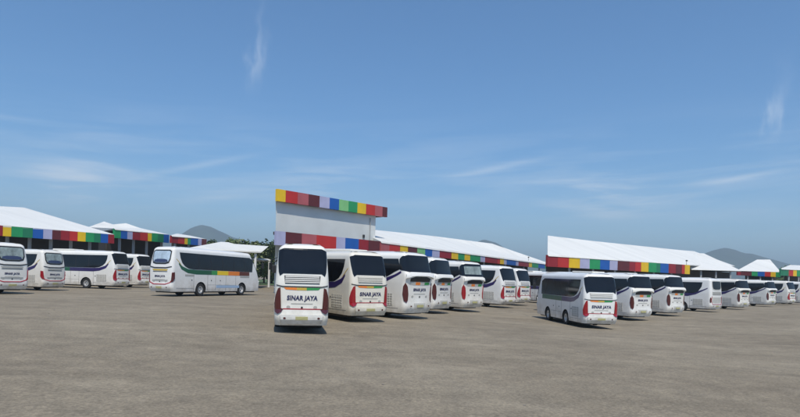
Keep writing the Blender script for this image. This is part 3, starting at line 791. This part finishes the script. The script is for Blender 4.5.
# --- centre block with the tall white wall
Z1 = 4.8
def block():
    a = PZ(275.6, Dof(275.6, 230.8, Z1), Z1); b = PZ(380, Dof(380, 241.3, Z1), Z1)
    root = empty('terminal_block', (a.x, a.y, gz(a.x)))
    tag(root, 'tall flat topped white building with two tiers of coloured fascia boards', 'building')
    o = Vector(root.location); T = lambda p: p-o
    # canopy over the bays
    d = Vector((b.x-a.x, b.y-a.y, 0)).normalized(); n = Vector((-d.y, d.x, 0))
    sight = Vector((a.x, a.y, 0)).normalized()
    back = 3.2
    sa = a+sight*(back/max(.2, sight.dot(n))); sb = b+n*back
    zc = EYE+Z1
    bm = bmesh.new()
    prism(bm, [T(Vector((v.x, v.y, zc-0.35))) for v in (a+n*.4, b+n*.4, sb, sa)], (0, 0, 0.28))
    link_mesh('canopy_slab', bm, 'hall_shade', root)
    ed = [275.6, 284.8, 301.2, 316, 335.7, 344.7, 358.2, 368, 379.3]
    clad_run(root, T(a), T(b), T(Vector((0, 0, zc))).z, 1.5, segs_px(a, b, ed, 'LMPRLBKM'))
    # wall block: front face set back from canopy edge
    w0 = sa 
    # corner of the tall wall on column 374.5
    t = col_t(374.5, sa, sb); w1 = sa+(sb-sa)*t
    top = P(374.5, 208.5, w1.y).z
    s2 = Vector((w0.x, w0.y, 0)).normalized()
    w3 = Vector((w0.x, w0.y, 0))+s2*26; w2 = Vector((w1.x, w1.y, 0))+n*18
    g0 = gz(a.x)-.6
    bm = bmesh.new()
    prism(bm, [T(Vector((v.x, v.y, g0))) for v in (w0, w1, w2, w3)], (0, 0, top-g0-.1))
    link_mesh('wall', bm, 'wall_white', root)
    # pipe on the wall and pilaster lines
    bm = bmesh.new()
    q = w0.lerp(w1, .93)-n*.12
    tube(bm, T(Vector((q.x, q.y, zc-.2))), T(Vector((q.x, q.y, top-1.4))), .06)
    link_mesh('downpipe', bm, 'steel_post', root)
    bm = bmesh.new(); q = w0.lerp(w1, .86)-n*.1
    rbox(bm, T(q).x-.14, T(q).x+.14, T(q).y-.14, T(q).y+.14, T(Vector((0, 0, zc+.55))).z, T(Vector((0, 0, zc+.95))).z, .03)
    link_mesh('wall_lamp', bm, 'black_trim', root)
    # upper fascia with overhang past the corner
    up0 = a+sight*0.0; 
    f0 = w0-n*0.55; f1 = w1-n*0.55+d*2.6
    # slide f0 along d so that it lands on column 275.6
    tt = col_t(275.6, f0, f1); f0 = f0+(f1-f0)*tt
    zt = (P(275.6, 186.8, f0.y).z+P(386, 209.6, f1.y).z)/2
    print('UPPER', P(275.6, 186.8, f0.y).z, P(386, 209.6, f1.y).z, top)
    F0 = Vector((f0.x, f0.y, zt)); F1 = Vector((f1.x, f1.y, zt))
    tt = col_t(386, F0, F1); F1 = F0+(F1-F0)*tt
    ed = [275.6, 283.8, 295.9, 306.8, 317.9, 328, 337.5, 347, 355.9, 364.5, 373.5, 381, 386]
    clad_run(root, T(F0), T(F1), zt-o.z, 1.35, segs_px(F0, F1, ed, 'YRPMLBEGYRPM'))
    r3 = w3+s2*1; r2 = w2+d*2.4
    bm = bmesh.new()
    prism(bm, [T(Vector((v.x, v.y, zt-.32))) for v in (F0+n*.36, F1+n*.36, r2, r3)], (0, 0, .25))
    link_mesh('roof', bm, 'roof_sheet', root)
    # end fascia going back from the corner
    bm = bmesh.new()
    e0 = F1; e1 = Vector((r2.x, r2.y, 0))
    prism(bm, [T(Vector((v.x, v.y, zt-1.3))) for v in (e0, e0+n*17, e0+n*17-d*.3, e0-d*.3)], (0, 0, 1.24))
    # shift back so it is not flush with the boards
    for v in bm.verts: v.co += n*.42
    link_mesh('fascia_panel', bm, 'clad_M', root)
    return root
block()
# --- centre hall behind the coach row
aF = PZ(380.5, Dof(380.5, 241.5, Z1), Z1); bF = PZ(552, Dof(552, 264.4, Z1), Z1)
ed = [380.5, 389.2, 399.8, 407.7, 417, 425, 432, 439.4, 451.3, 458, 464.5, 470, 480.3, 485, 497.5, 500, 504, 506.7, 516, 518.6, 529, 532, 538.4, 545, 551.5]
s = segs_px(aF, bF, ed, 'PRYMEBLKYGYGLKRYLBLKYGBG')
hall('depot_hall', 'long white roofed hall behind the middle row, right of the tall white wall', 'hall',
     aF, bF, [P(352, 227.5, 92), P(433, 236, 118), P(492, 243.6, 140)], Z1, 1.25, s, posts=[.15, .3, .45, .6, .75, .9])
# --- right hall
ZR1 = 4.2
aR = PZ(547.5, Dof(547.5, 254.8, ZR1), ZR1); bR = PZ(690, Dof(690, 265.2, ZR1), ZR1)
print('RIGHT', aR, bR)
ed = [547.5, 557.8, 569, 580, 589.7, 600.2, 609.8, 617.7, 629.5, 635.3, 641.3, 648.7, 656.6, 660.5, 668.8, 676, 682, 685, 690]
s = segs_px(aR, bR, ed, 'KRYLGBLMKRYGDBKMRY')
sight = Vector((aR.x, aR.y, 0)).normalized()
rl = P(547.8, 235.6, 108)
hall('depot_hall', 'big white roofed hall with coloured fascia, directly behind the right row of coaches', 'hall',
     aR, bR, [rl, P(593, 241, 116), P(679, 250, 136), P(694, 251.2, 142)], ZR1, 1.72, s, posts=[.1, .25, .4, .55, .7, .85],
     back=(Vector((rl.x*1.25, rl.y*1.25, EYE+ZR1)), P(735, 266, 165)*1.0))
aS = PZ(690.5, 118, 3.55); bS = PZ(742, 124, 3.65)
hall('depot_hall', 'plain white roofed hall without coloured boards, left of the right hand mountain', 'hall',
     aS, bS, [P(686, 252.5, 140), P(704, 253.5, 140)], 3.6, 0.3, None, posts=[.2, .5, .8])
aT = PZ(738, 150, 4.6); bT = PZ(781, 160, 4.6)
ed = [738, 741, 752, 758, 765, 771, 776, 781]
s = segs_px(aT, bT, ed, 'KMGBRYG')
hall('depot_hall', 'small far hall with peaked white roof and coloured fascia, below the right mountain', 'hall',
     aT, bT, [P(757, 259.6, 172), P(770, 259.6, 174)], 4.6, 1.3, s, posts=[.2, .5, .8])
aU = PZ(781, 140, 4.9); bU = PZ(815, 150, 4.9)
ed = [781, 789, 793.5, 797, 801, 808, 815]
s = segs_px(aU, bU, ed, 'DRYGBK')
hall('depot_hall', 'far fascia of red, yellow and green boards at the right picture edge', 'hall',
     aU, bU, [P(790, 265, 160), P(815, 266, 162)], 4.9, 1.6, s, posts=[.2, .5, .8])
# little dark fixtures standing on the eaves
def fixture(px, py, D, label):
    p = P(px, py, D); bm = bmesh.new()
    tube(bm, (0, 0, -.9), (0, 0, .15), .05); rbox(bm, -.2, .2, -.14, .14, .15, .5, .05)
    tube(bm, (0, -.14, .3), (0, -.3, .3), .14, .2, n=10)
    o = link_mesh('dark_fixture', bm, 'black_trim'); o.location = p; o.scale = (.6, .6, .55)
    tag(o, label, 'fixture')
fixture(686.5, 261.8, 96, 'tiny dark fixture on a stub at the end of the big right hall eave')
fixture(528.5, 258.2, 113, 'tiny dark fixture on the roof edge at the far end of the middle hall')

# ------------------------------------------------------------------ ground
def ground():
    bm = bmesh.new()
    xs = [-6000, -4000, -1500, -600, -300, -150, -100, -80]+[-60+3*i for i in range(41)]+[80, 100, 150, 300, 600, 1500, 4000, 6000]
    ys = [-300, -100, -30, 0]+[4+4*i for i in range(22)]+[100, 120, 200, 400, 1000, 3000, 5500]
    g = [[bm.verts.new((x, y, gz(x, y))) for x in xs] for y in ys]
    for j in range(len(ys)-1):
        for i in range(len(xs)-1): bm.faces.new((g[j][i], g[j][i+1], g[j+1][i+1], g[j+1][i]))
    o = link_mesh('ground', bm, 'worn_tarmac', smooth=True); tag(o, kind='structure')
    o['label'] = 'worn grey brown tarmac yard with dusty patches and oil stains'
ground()
rs = random.Random(5)
for i in range(16):
    y = 7+26*rs.random()**1.4; x = rs.uniform(-.62, .62)*y; r = rs.uniform(.015, .035)
    b2 = bmesh.new(); bmesh.ops.create_icosphere(b2, subdivisions=1, radius=r)
    for v in b2.verts: v.co = Vector((v.co.x*rs.uniform(.8, 1.4), v.co.y*rs.uniform(.8, 1.3), v.co.z*.6))
    o = link_mesh('loose_stone', b2, 'stone'); o.location = (x, y, gz(x, y)+r*.3)
    tag(o, 'small loose grey stone lying on the open tarmac in front of the coaches', 'stone', 'loose stones on the tarmac')
# grass verge by the trees
bm = bmesh.new()
pa = [(-60, 104), (-17, 99), (-17, 300), (-160, 300), (-160, 120)]
def strip(bm, x0, x1, y0, y1, dz, n=20):
    a = [bm.verts.new((x0+(x1-x0)*i/n, y0, gz(x0+(x1-x0)*i/n)+dz)) for i in range(n+1)]
    b = [bm.verts.new((x0+(x1-x0)*i/n, y1, gz(x0+(x1-x0)*i/n)+dz)) for i in range(n+1)]
    for i in range(n): bm.faces.new((a[i], a[i+1], b[i+1], b[i]))
strip(bm, -60, -10, 112, 700, 0.10); strip(bm, 90, 400, 180, 700, 0.10)
o = link_mesh('grass_verge', bm, 'grass'); tag(o, 'green grass verge running in front of the trees', None, kind='structure')

# ------------------------------------------------------------------ mountains
def mountain(name, label, pts, D, thick):
    bm = bmesh.new(); rnd = random.Random(len(label))
    nx = 60; ny = 26
    x0 = pts[0][0]; x1 = pts[-1][0]
    def prof(px):
        for (a, ya), (b, yb) in zip(pts, pts[1:]):
            if a <= px <= b:
                t = (px-a)/(b-a); t = t*t*(3-2*t)*0.15+t*0.85
                return ya+(yb-ya)*t
        return pts[-1][1]
    from mathutils import noise
    g = []
    for j in range(ny+1):
        v = j/ny; row = []
        for i in range(nx+1):
            px = x0+(x1-x0)*i/nx
            p = P(px, prof(px), D)
            hgt = max(0, p.z)
            k = math.sin(v*PI)**0.9
            X = p.x*(D+(v-.5)*thick)/D
            y = D+(v-.5)*thick
            z = hgt*k*(1+0.10*noise.noise(Vector((X*.006, y*.006, 1)))*(1-k))
            z += 30*noise.noise(Vector((X*.009, y*.009, 5)))*k*(1-k)*2
            row.append(bm.verts.new((X, y, z-2)))
        g.append(row)
    for j in range(ny):
        for i in range(nx): bm.faces.new((g[j][i], g[j][i+1], g[j+1][i+1], g[j+1][i]))
    o = link_mesh(name, bm, 'mountain', smooth=True); tag(o, label, kind='structure')
mountain('mountain', 'hazy blue mountain behind the left halls', [(120, 262), (155, 246), (178, 236), (192, 227.5), (201, 224.8), (210, 226.5), (222, 232), (234, 237.5), (258, 243), (290, 262)], 2700, 1100)
mountain('mountain', 'faint mountain top over the middle hall roof', [(420, 275), (455, 254), (472, 243.4), (484, 239.4), (496, 242.6), (515, 254), (545, 268), (570, 280)], 2700, 1100)
mountain('mountain', 'hazy blue mountain behind the right halls', [(640, 282), (680, 262), (700, 255), (714, 250), (725, 247.6), (734, 249.4), (744, 253), (752, 253.6), (766, 257.5), (790, 264), (850, 284)], 2700, 1100)

# ------------------------------------------------------------------ trees
def make_tree(seed, h, w, leaf, dens=1300):
    rnd = random.Random(seed); root = empty('broadleaf_tree')
    bm = bmesh.new(); tube(bm, (0, 0, -.3), (0, 0, h*.45), .22, .12, n=8)
    tips = []
    for i in range(7):
        a = rnd.uniform(0, 2*PI); z0 = h*rnd.uniform(.22, .45); tip = Vector((math.cos(a)*w*.33, math.sin(a)*w*.33, h*rnd.uniform(.5, .8)))
        tube(bm, (0, 0, z0), tip, .09, .03, n=6); tips.append(tip)
    link_mesh('trunk', bm, 'bark', root)
    bm = bmesh.new()
    cl = []
    for i in range(34):
        zf = rnd.uniform(.16, .93); rr = w*.42*math.sin(min(1, (zf+.12))*PI*.86)**.6
        a = rnd.uniform(0, 2*PI); q = rr*math.sqrt(rnd.random())
        cl.append((Vector((math.cos(a)*q, math.sin(a)*q, h*zf)), w*rnd.uniform(.09, .17)))
    cl += [(t, w*.15) for t in tips]
    for c, r in cl:
        for _ in range(dens//len(cl)):
            d = Vector((rnd.gauss(0, 1), rnd.gauss(0, 1), rnd.gauss(0, .8))).normalized()*r*rnd.uniform(.45, 1.1)
            p = c+d; s = rnd.uniform(.20, .40)
            u = Vector((rnd.gauss(0, 1), rnd.gauss(0, 1), rnd.gauss(0, .6))).normalized(); v = u.orthogonal().normalized()
            bm.faces.new([bm.verts.new(p+u*s), bm.verts.new(p+v*s*.7), bm.verts.new(p-u*s), bm.verts.new(p-v*s*.7)])
    link_mesh('crown', bm, leaf, root)
    return root
protos = [make_tree(1, 10.0, 10.0, 'leaf_a', 4200), make_tree(2, 9.2, 10.5, 'leaf_b', 4200), make_tree(3, 8.4, 9.5, 'leaf_a', 3800)]
spots = [(205, 135, 0, 'tree farthest left of the row, half behind the low canopy roof'), (217, 142, 1, 'paler tree second in the row behind the canopy roof'),
         (228, 133, 2, 'small dark tree behind the right slope of the canopy roof'), (237, 138, 0, 'dark tree over the right tip of the lone coach'),
         (246, 130, 1, 'pale green tree left of the small shelter'), (255, 140, 0, 'tall dark tree directly behind the small shelter'),
         (264, 132, 1, 'pale green tree right above the small shelter'), (272, 136, 0, 'last tree of the left row, against the edge of the tall white block'),
         (281, 142, 2, 'small tree hidden behind the tall white block'),
         (788, 205, 0, 'far tree left of the pair at the right picture edge'), (797, 190, 0, 'far tree at the very right picture edge'), (806, 195, 1, 'far pale tree cut by the right picture edge')]
first = set()
for px, D, k, lab in spots:
    o = protos[k] if k not in first else copy_tree(protos[k])
    first.add(k)
    p = P(px, 280, D); o.location = (p.x, p.y, gz(p.x)); o.rotation_euler = (0, 0, px*1.3)
    sc = 0.95 if px < 400 else 1.0
    sc *= random.uniform(.95, 1.08); o.scale = (sc, sc, sc)
    tag(o, lab, 'tree', 'trees beyond the yard')

# ------------------------------------------------------------------ haze
bm = bmesh.new(); box(bm, -6500, 6500, -300, 6000, -3.0, 262)
m, nt, b = newmat('haze_air'); nt.nodes.remove(b)
pv = nt.nodes.new('ShaderNodeVolumePrincipled'); pv.inputs['Color'].default_value = (0.74, 0.90, 1.0, 1); pv.inputs['Density'].default_value = 0.00038; pv.inputs['Anisotropy'].default_value = 0.2
nt.links.new(pv.outputs[0], nt.nodes['Material Output'].inputs['Volume'])
haze = link_mesh('haze', bm, m); tag(haze, kind='stuff')

# ------------------------------------------------------------------ light
EL = 60; AZ = 170       # azimuth of the sun measured from +Y toward +X
w = bpy.data.worlds.new('World'); S.world = w; w.use_nodes = True
nt = w.node_tree; N = nt.nodes; K = nt.links
bg = N['Background']; bg.inputs['Strength'].default_value = 0.118
sky = N.new('ShaderNodeTexSky'); sky.sky_type = 'NISHITA'; sky.sun_disc = False
sky.sun_elevation = math.radians(EL); sky.sun_rotation = math.radians(AZ); sky.altitude = 0; sky.air_density = 1.0; sky.dust_density = 0.6; sky.ozone_density = 4.0
tc = N.new('ShaderNodeTexCoord'); sep = N.new('ShaderNodeSeparateXYZ'); K.new(tc.outputs['Generated'], sep.inputs[0])
def mth(op, a, b=None, c=None):
    n = N.new('ShaderNodeMath'); n.operation = op
    for i, v in enumerate((a, b, c)):
        if v is None: continue
        if isinstance(v, (int, float)): n.inputs[i].default_value = v
        else: K.new(v, n.inputs[i])
    return n.outputs[0]
az = mth('ARCTAN2', sep.outputs['X'], sep.outputs['Y']); el = mth('ARCSINE', sep.outputs['Z'])
def gauss(v, c, s): 
    d = mth('DIVIDE', mth('SUBTRACT', v, c), s); return mth('EXPONENT', mth('MULTIPLY', mth('MULTIPLY', d, d), -1.0))
# cirrus streaks: stretched noise on (azimuth, elevation), tilted a little
cmb = N.new('ShaderNodeCombineXYZ'); K.new(mth('MULTIPLY', az, 2.2), cmb.inputs[0]); K.new(mth('MULTIPLY', mth('SUBTRACT', el, mth('MULTIPLY', az, 0.05)), 22.0), cmb.inputs[1])
n1 = N.new('ShaderNodeTexNoise'); n1.inputs['Scale'].default_value = 1.7; n1.inputs['Detail'].default_value = 8; n1.inputs['Roughness'].default_value = .58; n1.inputs['Distortion'].default_value = .5
K.new(cmb.outputs[0], n1.inputs['Vector'])
st = mth('SMOOTH_MIN', mth('MAXIMUM', mth('MULTIPLY', mth('SUBTRACT', n1.outputs['Fac'], 0.44), 3.6), 0.0), 1.0, 0.1)
band = mth('MULTIPLY', gauss(el, 0.160, 0.070), 0.26)
cov = mth('MULTIPLY', st, band)
cover = cov
# long thin streaks and the two upright wisps
def AE(px, py):
    r = ray(px, py); return math.atan2(r.x, 1), math.atan2(r.z, math.hypot(r.x, 1))
def streak(pa, pb, wid, amp):
    a0, e0 = AE(*pa); a1, e1 = AE(*pb)
    k = (e1-e0)/(a1-a0)
    cen = (a0+a1)/2; half = abs(a1-a0)/2
    d = mth('SUBTRACT', el, mth('MULTIPLY_ADD', az, k, e0-k*a0))
    v = mth('MULTIPLY', gauss(d, 0.0, wid), gauss(az, cen, half))
    return mth('MULTIPLY', mth('MULTIPLY', v, amp), mth('MULTIPLY_ADD', st, 0.75 if wid > .015 else 0.45, 0.12 if wid > .015 else 0.3))
for pa, pb, wd, am in [((20, 184), (130, 188), .026, .95), ((30, 168), (110, 166), .012, .6), ((150, 174), (250, 156), .005, .75), ((160, 205), (260, 190), .009, .5),
                       ((275, 186), (400, 190), .022, .5), ((430, 182), (535, 160), .005, .55), ((470, 205), (545, 188), .01, .25),
                       ((560, 190), (670, 194), .024, .8), ((690, 186), (775, 172), .005, .65), ((560, 208), (620, 214), .008, .7), ((700, 210), (800, 200), .012, .25)]:
    cover = mth('ADD', cover, streak(pa, pb, wd, am))
def wisp(px, py, sa, se, amp):
    a0, e0 = AE(px, py)
    n2 = N.new('ShaderNodeTexNoise'); n2.inputs['Scale'].default_value = 26; n2.inputs['Detail'].default_value = 6
    cm = N.new('ShaderNodeCombineXYZ'); K.new(mth('MULTIPLY', az, 2.4), cm.inputs[0]); K.new(el, cm.inputs[1]); K.new(cm.outputs[0], n2.inputs['Vector'])
    aa = mth('ADD', az, mth('MULTIPLY', mth('SUBTRACT', n2.outputs['Fac'], .5), .05)); aa = mth('SUBTRACT', aa, mth('MULTIPLY', mth('SUBTRACT', el, e0), 0.12))
    v = mth('MULTIPLY', gauss(aa, a0, sa), gauss(el, e0, se))
    return mth('MULTIPLY', mth('MULTIPLY', v, amp), mth('MULTIPLY', n2.outputs['Fac'], 1.7))
cover = mth('ADD', cover, wisp(257, 60, .010, .030, .26)); cover = mth('ADD', cover, wisp(259, 30, .009, .05, .07))
cover = mth('ADD', cover, wisp(777, 116, .009, .022, .28)); cover = mth('ADD', cover, wisp(780, 92, .009, .035, .07))
cover = mth('ADD', cover, mth('MULTIPLY', gauss(el, 0.0, 0.11), 0.30))
cover = mth('MINIMUM', mth('MAXIMUM', cover, 0.0), 0.85)
mx = N.new('ShaderNodeMix'); mx.data_type = 'RGBA'; K.new(cover, mx.inputs[0])
tint = N.new('ShaderNodeMix'); tint.data_type = 'RGBA'; tint.blend_type = 'MULTIPLY'; tint.inputs[0].default_value = 1
K.new(sky.outputs[0], tint.inputs[6]); tint.inputs[7].default_value = (0.64, 0.94, 1.12, 1)
K.new(tint.outputs[2], mx.inputs[6]); mx.inputs[7].default_value = (6.6, 7.3, 8.2, 1)
K.new(mx.outputs[2], bg.inputs['Color'])

sd = bpy.data.lights.new('sun', 'SUN'); sd.energy = 4.0; sd.angle = math.radians(0.53); sd.color = (1.0, 0.925, 0.80)
so = bpy.data.objects.new('sun', sd); C.objects.link(so)
dirv = Vector((math.sin(math.radians(AZ))*math.cos(math.radians(EL)), math.cos(math.radians(AZ))*math.cos(math.radians(EL)), math.sin(math.radians(EL))))
so.rotation_euler = dirv.to_track_quat('Z', 'Y').to_euler()

# ------------------------------------------------------------------ camera
cd = bpy.data.cameras.new('camera'); cam = bpy.data.objects.new('camera', cd); C.objects.link(cam); S.camera = cam
cd.sensor_width = 36; cd.lens = F/800*36; cd.shift_y = (HY-208.5)/800; cd.clip_end = 30000; cd.clip_start = 0.1
cam.matrix_world = Matrix.Translation((0, 0, EYE)) @ Matrix.Rotation(math.radians(90), 4, 'X') @ Matrix.Rotation(PHI, 4, 'Z')
S.view_settings.view_transform = 'Standard'; S.view_settings.look = 'None'; S.view_settings.exposure = 0.1; S.view_settings.gamma = 1
S.view_settings.use_curve_mapping = False
